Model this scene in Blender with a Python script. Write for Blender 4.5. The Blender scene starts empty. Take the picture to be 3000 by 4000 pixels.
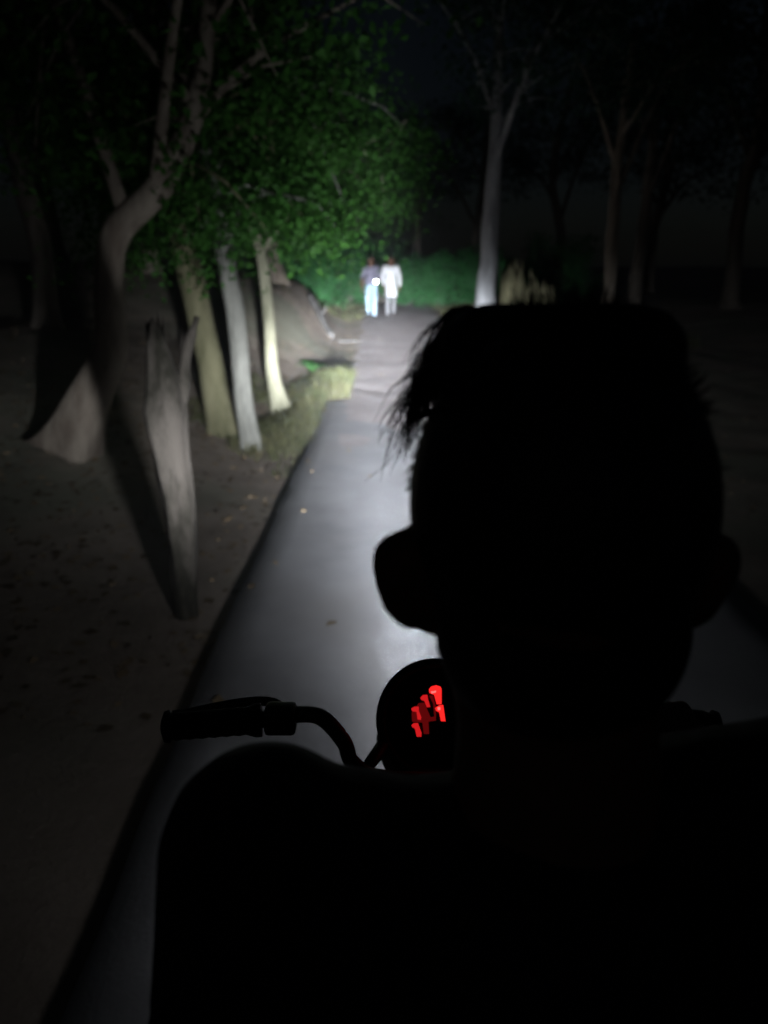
import bpy, bmesh, math, random
import numpy as np
from mathutils import Vector, Matrix, noise, Quaternion

# ------------------------------------------------------------------ scene, camera, night sky, moon, exposure
S = bpy.context.scene
C = S.collection
R = math.radians
random.seed(7)

PITCH = 17.15
cam_d = bpy.data.cameras.new('camera')
cam_d.sensor_fit = 'VERTICAL'
cam_d.sensor_height = 24.0
cam_d.sensor_width = 18.0
cam_d.lens = 12.0 / math.tan(R(33.0))
cam_d.clip_start = 0.02
cam_d.clip_end = 900
cam_d.dof.use_dof = True
cam_d.dof.focus_distance = 0.95
cam_d.dof.aperture_fstop = 2.6
cam = bpy.data.objects.new('camera', cam_d)
C.objects.link(cam)
cam.location = (0, 0, 1.62)
cam.rotation_euler = (R(90 - PITCH), 0, 0)
S.camera = cam

W = bpy.data.worlds.new('World')
S.world = W
W.use_nodes = True
wn = W.node_tree
sky = wn.nodes.new('ShaderNodeTexSky')
sky.sky_type = 'NISHITA'
sky.sun_disc = False
sky.sun_elevation = R(28)
sky.sun_rotation = R(200)
bg = wn.nodes['Background']
bg.inputs['Strength'].default_value = 0.0006
wn.links.new(sky.outputs[0], bg.inputs['Color'])

moon_d = bpy.data.lights.new('moon', 'SUN')
moon_d.energy = 0.0012
moon_d.angle = R(0.5)
moon_d.color = (0.8, 0.87, 1.0)
moon = bpy.data.objects.new('moon', moon_d)
C.objects.link(moon)
moon.rotation_euler = (R(62), 0, R(200))

S.view_settings.view_transform = 'Standard'
S.view_settings.look = 'None'
S.view_settings.gamma = 1.0
S.view_settings.use_curve_mapping = False
S.view_settings.exposure = 0.0

S.cycles.max_bounces = 4
S.cycles.diffuse_bounces = 2
S.cycles.volume_bounces = 0
S.cycles.transmission_bounces = 2
HEAD_POWER = 1.12      # scale of the motorcycle's headlight beam

# ------------------------------------------------------------------ helpers
def tag(o, label=None, cat=None, group=None, kind=None):
    if label: o['label'] = label
    if cat: o['category'] = cat
    if group: o['group'] = group
    if kind: o['kind'] = kind
    return o

def empty(name, loc, label, cat, group=None, rz=0.0):
    o = bpy.data.objects.new(name, None)
    C.objects.link(o)
    o.location = loc
    o.rotation_euler = (0, 0, rz)
    o.empty_display_size = 0.1
    return tag(o, label, cat, group)

def link(name, me, mat, parent=None, world=True):
    """link mesh whose coordinates are world coordinates; parent keeps them in place"""
    o = bpy.data.objects.new(name, me)
    C.objects.link(o)
    if mat is not None:
        me.materials.clear()
        me.materials.append(mat)
    if parent is not None:
        o.parent = parent
        if world:
            m = Matrix.Identity(4)
            p = parent if parent.type == 'EMPTY' else None      # a mesh parent already sits at the world origin
            while p is not None:
                m = (Matrix.Translation(p.location) @ p.rotation_euler.to_matrix().to_4x4()) @ m
                p = p.parent
            o.matrix_parent_inverse = m.inverted()
    return o

class MB:
    def __init__(s): s.v = []; s.f = []
    def add(s, v, f):
        n = len(s.v); s.v += [tuple(p) for p in v]; s.f += [tuple(i + n for i in q) for q in f]; return s
    def box(s, c, d, rot=None):
        m = rot if rot is not None else Matrix.Identity(3)
        v = [Vector(c) + m @ Vector((x * d[0] / 2, y * d[1] / 2, z * d[2] / 2)) for x in (-1, 1) for y in (-1, 1) for z in (-1, 1)]
        return s.add(v, [(0, 1, 3, 2), (4, 6, 7, 5), (0, 4, 5, 1), (2, 3, 7, 6), (0, 2, 6, 4), (1, 5, 7, 3)])
    def tube(s, pts, rad, n=10, cap=True, wob=None):
        pts = [Vector(p) for p in pts]
        if not hasattr(rad, '__len__'): rad = [rad] * len(pts)
        t0 = (pts[1] - pts[0]).normalized()
        a = t0.orthogonal().normalized()
        rings = []; prev = t0
        for i, p in enumerate(pts):
            if i == 0: t = t0
            elif i == len(pts) - 1: t = (pts[i] - pts[i - 1]).normalized()
            else: t = ((pts[i + 1] - pts[i]).normalized() + (pts[i] - pts[i - 1]).normalized()).normalized()
            a = prev.rotation_difference(t) @ a
            prev = t
            b = t.cross(a).normalized()
            ring = []
            for k in range(n):
                an = 2 * math.pi * k / n
                r = rad[i] * (wob(i, k, an, p) if wob else 1)
                ring.append(p + (a * math.cos(an) + b * math.sin(an)) * r)
            rings.append(ring)
        v = [p for r_ in rings for p in r_]
        f = []
        for i in range(len(rings) - 1):
            for k in range(n):
                k2 = (k + 1) % n
                f.append((i * n + k, i * n + k2, (i + 1) * n + k2, (i + 1) * n + k))
        if cap:
            f.append(tuple(reversed(range(n))))
            f.append(tuple((len(rings) - 1) * n + k for k in range(n)))
        return s.add(v, f)
    def lathe(s, c, axis, prof, n=24):
        """prof: (distance along axis, radius) pairs; closed with caps"""
        ax = Vector(axis).normalized(); a = ax.orthogonal().normalized(); b = ax.cross(a)
        v = []; f = []
        for (h, r) in prof:
            for k in range(n):
                an = 2 * math.pi * k / n
                v.append(Vector(c) + ax * h + (a * math.cos(an) + b * math.sin(an)) * max(r, 1e-4))
        for i in range(len(prof) - 1):
            for k in range(n):
                k2 = (k + 1) % n
                f.append((i * n + k, i * n + k2, (i + 1) * n + k2, (i + 1) * n + k))
        f.append(tuple(reversed(range(n)))); f.append(tuple((len(prof) - 1) * n + k for k in range(n)))
        return s.add(v, f)
    def ell(s, c, r, rot=None, nu=16, nv=10):
        m = rot if rot is not None else Matrix.Identity(3)
        v = [Vector(c) + m @ Vector((0, 0, -r[2]))]; f = []
        for j in range(1, nv):
            ph = -math.pi / 2 + math.pi * j / nv
            for i in range(nu):
                th = 2 * math.pi * i / nu
                v.append(Vector(c) + m @ Vector((r[0] * math.cos(ph) * math.cos(th), r[1] * math.cos(ph) * math.sin(th), r[2] * math.sin(ph))))
        v.append(Vector(c) + m @ Vector((0, 0, r[2])))
        for i in range(nu):
            f.append((0, 1 + (i + 1) % nu, 1 + i))
            for j in range(nv - 2):
                a0 = 1 + j * nu + i; a1 = 1 + j * nu + (i + 1) % nu
                f.append((a0, a1, a1 + nu, a0 + nu))
            t = 1 + (nv - 2) * nu
            f.append((t + i, t + (i + 1) % nu, len(v) - 1))
        return s.add(v, f)
    def cap(s, p0, p1, r0, r1, n=14):
        p0 = Vector(p0); p1 = Vector(p1); ax = p1 - p0; L = ax.length
        ax = ax / L if L > 1e-6 else Vector((0, 0, 1))
        prof = []
        for j in range(1, 5):
            a = math.pi / 2 * (1 - j / 4.0); prof.append((-r0 * math.sin(a), r0 * math.cos(a)))
        prof += [(L, r1)]
        for j in range(1, 4):
            a = math.pi / 2 * j / 4.0; prof.append((L + r1 * math.sin(a), r1 * math.cos(a)))
        return s.lathe(p0, ax, prof, n)
    def mesh(s, name, smooth=True):
        me = bpy.data.meshes.new(name); me.from_pydata(s.v, [], s.f); me.update()
        if smooth: me.shade_smooth()
        return me
    def build(s, name, mat, parent=None, smooth=True, bevel=0):
        o = link(name, s.mesh(name, smooth), mat, parent)
        if bevel:
            m = o.modifiers.new('bevel', 'BEVEL'); m.width = bevel; m.segments = 2; m.limit_method = 'ANGLE'; m.angle_limit = R(40)
        return o
    def remesh(s, name, mat, parent=None, voxel=0.006, smooth=4):
        o = bpy.data.objects.new('tmp', s.mesh('tmp')); C.objects.link(o)
        m = o.modifiers.new('r', 'REMESH'); m.mode = 'VOXEL'; m.voxel_size = voxel; m.use_smooth_shade = True
        if smooth:
            k = o.modifiers.new('s', 'SMOOTH'); k.factor = 0.5; k.iterations = smooth
        dg = bpy.context.evaluated_depsgraph_get(); dg.update()
        me = bpy.data.meshes.new_from_object(o.evaluated_get(dg)); me.name = name
        bpy.data.objects.remove(o)
        me.shade_smooth()
        return link(name, me, mat, parent)

def spline(pts, n=8):
    P = [Vector(p) for p in pts]; P = [P[0] * 2 - P[1]] + P + [P[-1] * 2 - P[-2]]
    out = []
    for i in range(1, len(P) - 2):
        for k in range(n):
            t = k / n; a, b, c, d = P[i - 1:i + 3]
            out.append(0.5 * ((2 * b) + (c - a) * t + (2 * a - 5 * b + 4 * c - d) * t * t + (3 * b - a - 3 * c + d) * t ** 3))
    out.append(P[-2]); return out

def lerp_r(rs, n=8):
    out = []
    for i in range(len(rs) - 1):
        for k in range(n): out.append(rs[i] + (rs[i + 1] - rs[i]) * k / n)
    out.append(rs[-1]); return out

# ------------------------------------------------------------------ materials
def mat(name, col, rough=0.7, col2=None, scale=8.0, bump=0.0, bscale=None, metal=0.0, spec=0.4, stretch=(1, 1, 1), detail=6, trans=0.0, island=0.0, emit=None, estr=0.0, lo=0.35, hi=0.65, col3=None, scale3=1.0):
    m = bpy.data.materials.new(name); m.use_nodes = True
    nt = m.node_tree; N = nt.nodes; L = nt.links
    b = N['Principled BSDF']
    b.inputs['Roughness'].default_value = rough
    b.inputs['Metallic'].default_value = metal
    b.inputs['Specular IOR Level'].default_value = spec
    b.inputs['Base Color'].default_value = (*col, 1)
    tc = N.new('ShaderNodeTexCoord'); mp = N.new('ShaderNodeMapping'); mp.inputs['Scale'].default_value = stretch
    L.new(tc.outputs['Object'], mp.inputs['Vector'])
    out = None
    if col2:
        nz = N.new('ShaderNodeTexNoise'); nz.inputs['Scale'].default_value = scale; nz.inputs['Detail'].default_value = detail; nz.inputs['Roughness'].default_value = 0.65
        L.new(mp.outputs[0], nz.inputs['Vector'])
        rp = N.new('ShaderNodeValToRGB'); rp.color_ramp.elements[0].position = lo; rp.color_ramp.elements[1].position = hi
        rp.color_ramp.elements[0].color = (*col, 1); rp.color_ramp.elements[1].color = (*col2, 1)
        L.new(nz.outputs['Fac'], rp.inputs['Fac']); out = rp.outputs['Color']
        if col3:
            n3 = N.new('ShaderNodeTexNoise'); n3.inputs['Scale'].default_value = scale3; n3.inputs['Detail'].default_value = 5
            L.new(tc.outputs['Object'], n3.inputs['Vector'])
            r3 = N.new('ShaderNodeValToRGB'); r3.color_ramp.elements[0].position = 0.48; r3.color_ramp.elements[1].position = 0.62
            L.new(n3.outputs['Fac'], r3.inputs['Fac'])
            mx = N.new('ShaderNodeMix'); mx.data_type = 'RGBA'
            L.new(r3.outputs['Color'], mx.inputs[0]); L.new(out, mx.inputs[6]); mx.inputs[7].default_value = (*col3, 1)
            out = mx.outputs[2]
        if island:
            g = N.new('ShaderNodeNewGeometry'); hs = N.new('ShaderNodeHueSaturation')
            mr = N.new('ShaderNodeMapRange'); mr.inputs['To Min'].default_value = 1 - island; mr.inputs['To Max'].default_value = 1 + island
            L.new(g.outputs['Random Per Island'], mr.inputs['Value']); L.new(mr.outputs[0], hs.inputs['Value'])
            L.new(out, hs.inputs['Color']); out = hs.outputs['Color']
        L.new(out, b.inputs['Base Color'])
    if bump:
        nb = N.new('ShaderNodeTexNoise'); nb.inputs['Scale'].default_value = bscale or scale * 3; nb.inputs['Detail'].default_value = 8; nb.inputs['Roughness'].default_value = 0.7
        L.new(mp.outputs[0], nb.inputs['Vector'])
        bp = N.new('ShaderNodeBump'); bp.inputs['Strength'].default_value = bump; bp.inputs['Distance'].default_value = 0.02
        L.new(nb.outputs['Fac'], bp.inputs['Height']); L.new(bp.outputs[0], b.inputs['Normal'])
    if trans:
        tr = N.new('ShaderNodeBsdfTranslucent'); mx = N.new('ShaderNodeMixShader'); mx.inputs[0].default_value = trans
        if out: L.new(out, tr.inputs['Color'])
        else: tr.inputs['Color'].default_value = (*col, 1)
        L.new(b.outputs[0], mx.inputs[1]); L.new(tr.outputs[0], mx.inputs[2]); L.new(mx.outputs[0], N['Material Output'].inputs['Surface'])
    if emit:
        b.inputs['Emission Color'].default_value = (*emit, 1); b.inputs['Emission Strength'].default_value = estr
    return m

M = {}
M['concrete'] = mat('worn_concrete', (0.205, 0.202, 0.212), 0.85, (0.28, 0.277, 0.288), 1.2, 0.25, 60, col3=(0.235, 0.225, 0.225), scale3=0.5)
M['soil'] = mat('dry_earth', (0.21, 0.172, 0.14), 0.95, (0.32, 0.265, 0.222), 1.4, 0.8, 14, col3=(0.19, 0.185, 0.14), scale3=0.45)
M['track'] = mat('dusty_track', (0.235, 0.205, 0.20), 0.95, (0.33, 0.285, 0.28), 1.2, 0.8, 9)
M['bark_pale'] = mat('pale_bark', (0.13, 0.13, 0.085), 0.85, (0.38, 0.37, 0.27), 5, 0.8, 16, stretch=(1, 1, 0.22))
M['bark_moss'] = mat('mossy_bark', (0.09, 0.088, 0.045), 0.9, (0.18, 0.17, 0.10), 6, 0.7, 18, stretch=(1, 1, 0.25))
M['bark_brown'] = mat('brown_bark', (0.15, 0.12, 0.095), 0.9, (0.30, 0.26, 0.21), 6, 0.8, 18, stretch=(1, 1, 0.25))
M['bark_grey'] = mat('grey_bark', (0.085, 0.085, 0.075), 0.85, (0.30, 0.30, 0.265), 5, 0.8, 20, stretch=(1, 1, 0.2))
M['bark_snag'] = mat('blotchy_bark', (0.028, 0.026, 0.018), 0.9, (0.115, 0.10, 0.085), 4.5, 1.0, 14, stretch=(1, 1, 0.35), lo=.42, hi=.58)
M['bark_white'] = mat('bluish_white_bark', (0.20, 0.205, 0.215), 0.85, (0.46, 0.47, 0.49), 6, 0.8, 16, stretch=(1, 1, 0.15))
M['bark_dark'] = mat('dark_bark', (0.07, 0.06, 0.05), 0.9, (0.15, 0.13, 0.11), 6, 0.7, 18, stretch=(1, 1, 0.25))
M['stump'] = mat('weathered_stump_wood', (0.14, 0.135, 0.075), 0.9, (0.33, 0.31, 0.19), 9, 0.8, 22, stretch=(1, 1, 0.2))
M['leaf'] = mat('green_leaves', (0.026, 0.095, 0.014), 0.55, (0.055, 0.155, 0.03), 1.2, trans=0.35, spec=0.15, island=0.45)
M['leaf_b'] = mat('deep_green_leaves', (0.026, 0.125, 0.036), 0.55, (0.055, 0.20, 0.065), 1.2, trans=0.35, spec=0.15, island=0.45)
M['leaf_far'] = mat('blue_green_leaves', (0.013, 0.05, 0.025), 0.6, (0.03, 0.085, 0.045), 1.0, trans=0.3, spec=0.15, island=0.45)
M['grass'] = mat('verge_grass', (0.055, 0.07, 0.024), 0.8, (0.14, 0.135, 0.065), 1.3, trans=0.3, island=0.4)
M['plant'] = mat('bright_weed', (0.04, 0.16, 0.035), 0.5, (0.07, 0.23, 0.05), 6, trans=0.3, island=0.3)
M['litter'] = mat('dry_leaves', (0.13, 0.09, 0.05), 0.85, (0.26, 0.20, 0.13), 3, island=0.5)
M['stone'] = mat('pale_stone', (0.26, 0.25, 0.18), 0.9, (0.42, 0.40, 0.31), 9, 0.6, 30)
M['log'] = mat('weathered_log', (0.05, 0.047, 0.045), 0.9, (0.115, 0.11, 0.105), 8, 0.7, 24, stretch=(0.3, 1, 1))
M['skin'] = mat('brown_skin', (0.16, 0.085, 0.055), 0.55, (0.21, 0.115, 0.075), 30)
M['hair'] = mat('black_hair', (0.012, 0.011, 0.014), 0.5, (0.026, 0.023, 0.027), 40)
M['jacket'] = mat('black_jacket', (0.022, 0.021, 0.03), 0.85, (0.034, 0.032, 0.044), 12, 0.4, 60)
M['trouser'] = mat('dark_trousers', (0.012, 0.012, 0.018), 0.9, (0.02, 0.02, 0.028), 20, 0.3, 90)
M['shoe'] = mat('dark_shoes', (0.012, 0.011, 0.01), 0.6, (0.02, 0.018, 0.016), 20)
M['black_plastic'] = mat('black_plastic', (0.012, 0.012, 0.013), 0.5, (0.02, 0.02, 0.02), 40)
M['rubber'] = mat('black_rubber', (0.012, 0.012, 0.012), 0.85, (0.02, 0.02, 0.02), 60, 0.4, 120)
M['bar_metal'] = mat('dark_metal_bar', (0.05, 0.055, 0.05), 0.5, (0.07, 0.075, 0.07), 30, metal=0.6)
M['steel'] = mat('grey_steel', (0.28, 0.28, 0.29), 0.35, (0.36, 0.36, 0.37), 20, metal=0.9)
M['paint'] = mat('black_tank_paint', (0.01, 0.01, 0.014), 0.25, (0.014, 0.014, 0.018), 4)
M['dial'] = mat('dark_dial_face', (0.012, 0.008, 0.008), 0.5, (0.018, 0.01, 0.01), 30)
M['red_hot'] = mat('red_display_bright', (0.1, 0, 0), 0.4, emit=(1.0, 0.02, 0.018), estr=1.25)
M['red_mid'] = mat('red_display', (0.1, 0, 0), 0.4, emit=(1.0, 0.018, 0.022), estr=0.62)
M['red_dim'] = mat('red_display_dim', (0.06, 0, 0), 0.4, emit=(1.0, 0.02, 0.025), estr=0.10)
M['red_core'] = mat('red_display_core', (0.1, 0, 0), 0.4, emit=(1.0, 0.14, 0.13), estr=1.6)
M['lens'] = mat('headlight_lens', (0.5, 0.5, 0.5), 0.2, emit=(0.93, 0.96, 1.0), estr=30.0)
M['tail_red'] = mat('red_tail_lens', (0.12, 0.004, 0.004), 0.3, (0.16, 0.006, 0.006), 20)
M['amber'] = mat('amber_lens', (0.12, 0.03, 0.015), 0.3, (0.16, 0.04, 0.02), 20)
M['white_cloth'] = mat('white_cotton', (0.70, 0.71, 0.74), 0.9, (0.80, 0.81, 0.83), 5, 0.3, 30)
M['mauve_cloth'] = mat('mauve_grey_cotton', (0.15, 0.145, 0.20), 0.9, (0.23, 0.22, 0.29), 5, 0.3, 30)
M['jeans'] = mat('light_blue_denim', (0.25, 0.36, 0.46), 0.9, (0.36, 0.48, 0.58), 7, 0.3, 40)
M['grey_cloth'] = mat('grey_cotton', (0.12, 0.12, 0.13), 0.9, (0.17, 0.17, 0.18), 7, 0.3, 40)
M['torch_lens'] = mat('torch_lens', (0.8, 0.8, 0.8), 0.2, emit=(0.86, 0.93, 1.0), estr=60.0)

# ------------------------------------------------------------------ the ground
PL, PR = -0.75, 1.85            # concrete path edges
PEND = 10.2

def edge_wob(y, s): return 0.035 * noise.noise(Vector((y * 0.45, s, 0))) + 0.015 * noise.noise(Vector((y * 2.1, s, 3)))
def sm(a, b, x):
    t = min(max((x - a) / (b - a), 0), 1); return t * t * (3 - 2 * t)

def gz(x, y):
    n = 0.035 * noise.noise(Vector((x * 0.7, y * 0.5, 1.3))) + 0.018 * noise.noise(Vector((x * 2.3, y * 2.0, 4.1)))
    z = -0.11 + n * sm(0.0, 1.2, max(PL - x, x - PR))
    # past the concrete the earth track is level with it
    z += 0.105 * sm(PEND - 1.5, PEND + 1.0, y)
    if y > PEND: z += n * 0.6
    # rough shoulder outwards
    dl = max(PL - 0.25 - x, 0)
    z += 0.10 * sm(0.0, 1.8, dl) + 0.05 * sm(0.0, 2.0, max(x - PR - 0.2, 0))
    # earth bank left of the track
    bank = sm(12.0, 17.5, y) * (1 - sm(19.5, 24.5, y)) + 0.35 * sm(21, 26, y)
    z += bank * (1.05 * sm(0.95, 2.2, -x) + 0.45 * sm(2.0, 5.0, -x))
    bk2 = sm(3.6, 7.5, y) * (1 - sm(13, 18, y))
    z += bk2 * (0.25 * sm(1.3, 2.6, -x) + 0.55 * sm(1.9, 5.0, -x))
    z += 0.5 * sm(3.0, 9.0, x) * sm(10, 22, y)
    z += 0.30 * sm(9.5, 27, y) + 0.9 * sm(30, 60, y)
    return z

def grid_axis(lo, hi, dense_lo, dense_hi, step, grow=1.22):
    a = list(np.arange(dense_lo, dense_hi + 1e-6, step))
    s = step; x = dense_lo
    while x > lo: s *= grow; x -= s; a.insert(0, x)
    s = step; x = dense_hi
    while x < hi: s *= grow; x += s; a.append(x)
    return a
xs = grid_axis(-300, 300, -5, 6, 0.09); ys = grid_axis(-60, 450, -1, 26, 0.12)
V = [(x, y, gz(x, y)) for y in ys for x in xs]
nx = len(xs)
F = [(j * nx + i, j * nx + i + 1, (j + 1) * nx + i + 1, (j + 1) * nx + i) for j in range(len(ys) - 1) for i in range(nx - 1)]
me = bpy.data.meshes.new('ground'); me.from_pydata(V, [], F); me.update(); me.shade_smooth()
tag(link('ground', me, M['soil']), 'bare brown earth with leaf litter beside the path', kind='structure')

# concrete path slab, ragged far end
mb = MB(); rows = list(np.arange(-14, PEND + 0.01, 0.15)); cols = 14
v = []; f = []
for j, y in enumerate(rows):
    l = PL + edge_wob(y, 0); r = PR + edge_wob(y, 9)
    for i in range(cols + 1):
        x = l + (r - l) * i / cols
        yy = y + (0.35 * noise.noise(Vector((x * 1.3, 0, 7))) + 0.12 * noise.noise(Vector((x * 5, 0, 2))) if j == len(rows) - 1 else 0)
        v.append((x, yy, 0.0 + 0.006 * noise.noise(Vector((x * 0.8, y * 0.5, 0))) - (0.010 if i in (0, cols) else 0)))
nc = cols + 1
for j in range(len(rows) - 1):
    for i in range(cols): f.append((j * nc + i, j * nc + i + 1, (j + 1) * nc + i + 1, (j + 1) * nc + i))
nb = len(v)
border = [(j, 0) for j in range(len(rows))] + [(len(rows) - 1, i) for i in range(1, cols + 1)] + [(j, cols) for j in range(len(rows) - 2, -1, -1)]
for (j, i) in border:
    p = v[j * nc + i]; v.append((p[0], p[1], -0.2))
for k in range(len(border) - 1):
    a = border[k][0] * nc + border[k][1]; b = border[k + 1][0] * nc + border[k + 1][1]
    f.append((a, b, nb + k + 1, nb + k))
mb.add(v, f)
tag(mb.build('path', M['concrete'], smooth=True), 'narrow grey concrete path with a raised edge', kind='structure')

# worn earth track continuing from the concrete
v = []; f = []; rows = list(np.arange(6.2, 31, 0.12)); cols = 26
for j, y in enumerate(rows):
    l = -0.72 + 0.22 * noise.noise(Vector((y * 0.5, 3, 0))) + 0.10 * noise.noise(Vector((y * 2.2, 3, 5))); r = 1.75 + 0.25 * noise.noise(Vector((y * 0.4, 8, 0))) + 0.1 * noise.noise(Vector((y * 2.0, 1, 5)))
    for i in range(cols + 1):
        x = l + (r - l) * i / cols; e = min(i, cols - i) / 3.0
        lift = -0.03 + 0.045 * min(e, 1)
        bumpz = 0.022 * noise.noise(Vector((x * 2.6, y * 2.2, 2))) + 0.012 * noise.noise(Vector((x * 7, y * 6, 4)))
        base = max(gz(x, y), 0.0) if y < PEND + 0.6 else gz(x, y)
        cover = 0.030 * (1 - sm(6.5, 9.6, y))                 # dust thins out towards the clean concrete
        dust = 0.028 * noise.noise(Vector((x * 1.1, y * 0.8, 12)))
        v.append((x, y, base + lift + (bumpz if e > 0 else 0) * sm(6, 11, y) - cover + dust * (1 - sm(9, 10, y))))
nc = cols + 1
for j in range(len(rows) - 1):
    for i in range(cols): f.append((j * nc + i, j * nc + i + 1, (j + 1) * nc + i + 1, (j + 1) * nc + i))
tag(MB().add(v, f).build('dirt_track', M['track']), 'worn pale earth track running on from the concrete path', kind='structure')

# ------------------------------------------------------------------ vegetation
rng = np.random.default_rng(11)

def leaves(centers, normals_bias, size, jitter=0.35):
    """folded leaf-shaped quads (two faces) at the given centres -> verts, faces"""
    n = len(centers)
    d = rng.normal(size=(n, 3)); d[:, 2] -= 0.35; d /= np.linalg.norm(d, axis=1)[:, None]
    u = rng.normal(size=(n, 3)) + np.array(normals_bias); u /= np.linalg.norm(u, axis=1)[:, None]
    s = np.cross(d, u); s /= (np.linalg.norm(s, axis=1)[:, None] + 1e-6)
    nn = np.cross(s, d)
    L = size * (1 + jitter * rng.uniform(-1, 1, n))[:, None]
    Wd = L * 0.30
    c = np.asarray(centers)
    p0 = c - d * L * 0.5; p1 = c + s * Wd + nn * L * 0.10 - d * L * 0.05; p2 = c + d * L * 0.5 - nn * L * 0.08; p3 = c - s * Wd + nn * L * 0.10 - d * L * 0.05
    V = np.stack([p0, p1, p2, p3], 1).reshape(-1, 3)
    i = np.arange(n) * 4
    F = np.concatenate([np.stack([i, i + 1, i + 2], 1), np.stack([i, i + 2, i + 3], 1)])
    return V, F

def np_mesh(name, V, F):
    me = bpy.data.meshes.new(name)
    nf, k = F.shape
    me.vertices.add(len(V)); me.vertices.foreach_set('co', V.astype(np.float32).ravel())
    me.loops.add(nf * k); me.loops.foreach_set('vertex_index', F.astype(np.int32).ravel())
    me.polygons.add(nf); me.polygons.foreach_set('loop_start', np.arange(0, nf * k, k, dtype=np.int32))
    me.update(calc_edges=True); me.validate()
    return me

def clump_points(tips, n, spread):
    per = max(1, n // len(tips)); pts = []
    for t in tips:
        k = int(per * rng.uniform(0.5, 1.5))
        sp = spread * rng.uniform(0.6, 1.3)
        p = rng.normal(size=(k, 3)); p /= np.linalg.norm(p, axis=1)[:, None]
        p *= (rng.uniform(0.15, 1, k) ** 0.6)[:, None] * sp; p[:, 2] *= 0.6
        pts.append(p + np.array(t))
    return np.concatenate(pts)

def tree(name, label, base, path, radii, bark, leafm, crown_r=1.6, crown_h=1.4, n_leaf=5000, leaf=0.09, limbs=6, group=None, flare=1.6, seed=0, crown_c=None, limb_from=0.55, hang=0.0):
    rnd = random.Random(seed)
    x, y = base; z0 = gz(x, y) - 0.06
    t = empty(name, (x, y, z0 + 0.06), label, 'tree', group)
    pts = [Vector((x + p[0], y + p[1], z0 + p[2])) for p in path]
    P = spline(pts, 9); rr = lerp_r(radii, 9)
    for i in range(len(P)):
        h = P[i].z - z0
        rr[i] *= 1 + (flare - 1) * math.exp(-h / 0.22)
        if 0 < i: P[i] = P[i] + Vector((noise.noise(P[i] * 1.7), noise.noise(P[i] * 1.7 + Vector((5, 5, 5))), 0)) * rr[i] * 0.25
    sd = rnd.random() * 50
    def wob(i, k, an, p):
        h = p.z - z0
        return 1 + 0.16 * noise.noise(Vector((math.cos(an) * 1.3 + sd, math.sin(an) * 1.3, h * 0.9))) + 0.22 * math.exp(-h / 0.35) * math.cos(an * 4 + sd) + 0.05 * noise.noise(Vector((math.cos(an) * 4, math.sin(an) * 4 + sd, h * 5)))
    MB().tube(P, rr, 16, wob=wob).build('trunk', bark, t)
    # limbs
    tips = []; top = P[-1]
    cc = Vector(crown_c) + Vector((x, y, z0)) if crown_c else top
    for k in range(limbs):
        i0 = int(len(P) * (limb_from + (1 - limb_from) * (k + 0.5) / limbs)); i0 = min(i0, len(P) - 1)
        s = P[i0]; an = 2.399 * k + sd
        e = cc + Vector((math.cos(an) * crown_r * rnd.uniform(0.55, 1), math.sin(an) * crown_r * rnd.uniform(0.55, 1), crown_h * rnd.uniform(-0.6, 0.7)))
        mid = s.lerp(e, 0.45) + Vector((0, 0, 0.25 * crown_h))
        lp = spline([s, mid, e], 6); r0 = rr[i0] * 0.55
        lr = [r0 * (1 - 0.85 * i / (len(lp) - 1)) for i in range(len(lp))]
        lm = MB().tube(lp, lr, 7)
        for q in range(6):
            a = lp[int(len(lp) * rnd.uniform(0.3, 0.98))]
            b = a + Vector((rnd.gauss(0, 1), rnd.gauss(0, 1), rnd.gauss(-hang, 0.6))).normalized() * crown_r * rnd.uniform(0.25, 0.6)
            m2 = a.lerp(b, 0.5) + Vector((0, 0, 0.08))
            lm.tube([a, m2, b], [r0 * 0.28, r0 * 0.2, r0 * 0.06], 5)
            tips += [tuple(b), tuple(m2)]
        tips.append(tuple(e))
        lm.build('limb', bark, t)
    if n_leaf:
        pts_ = clump_points(tips, n_leaf, crown_r * 0.33)
        if hang: pts_[:, 2] -= rng.uniform(0, hang, len(pts_)) * 0.5
        V, F = leaves(pts_, (0, 0, 0.8), leaf)
        link('crown', np_mesh('crown', V, F), leafm, t)
    return t

def shrub(label, base, h, r, n, leafm, leaf=0.09, group=None, seed=0):
    rnd = random.Random(seed); x, y = base; z0 = gz(x, y) - 0.03
    t = empty('shrub', (x, y, z0 + 0.03), label, 'shrub', group)
    sm_ = MB(); tips = []
    for k in range(9):
        an = rnd.uniform(0, 6.28); rr = r * rnd.uniform(0.2, 0.9)
        e = Vector((x + math.cos(an) * rr, y + math.sin(an) * rr, z0 + h * rnd.uniform(0.55, 1.0)))
        s = Vector((x + rnd.gauss(0, 0.08), y + rnd.gauss(0, 0.08), z0))
        m_ = s.lerp(e, 0.5) + Vector((0, 0, 0.15 * h))
        P = spline([s, m_, e], 5); sm_.tube(P, [0.025 * (1 - 0.8 * i / (len(P) - 1)) for i in range(len(P))], 5)
        for p in P[2:]: tips.append(tuple(p))
        for q in range(4):
            tips.append((x + math.cos(an + rnd.gauss(0, .5)) * rr * 1.05, y + math.sin(an + rnd.gauss(0, .5)) * rr * 1.05, z0 + h * rnd.uniform(0.08, 0.6)))
    sm_.build('stem', M['bark_dark'], t)
    V, F = leaves(clump_points(tips, n, r * 0.35), (0, 0, 0.8), leaf)
    V[:, 2] = np.maximum(V[:, 2], z0 + 0.02)
    link('foliage', np_mesh('foliage', V, F), leafm, t)
    return t

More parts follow.
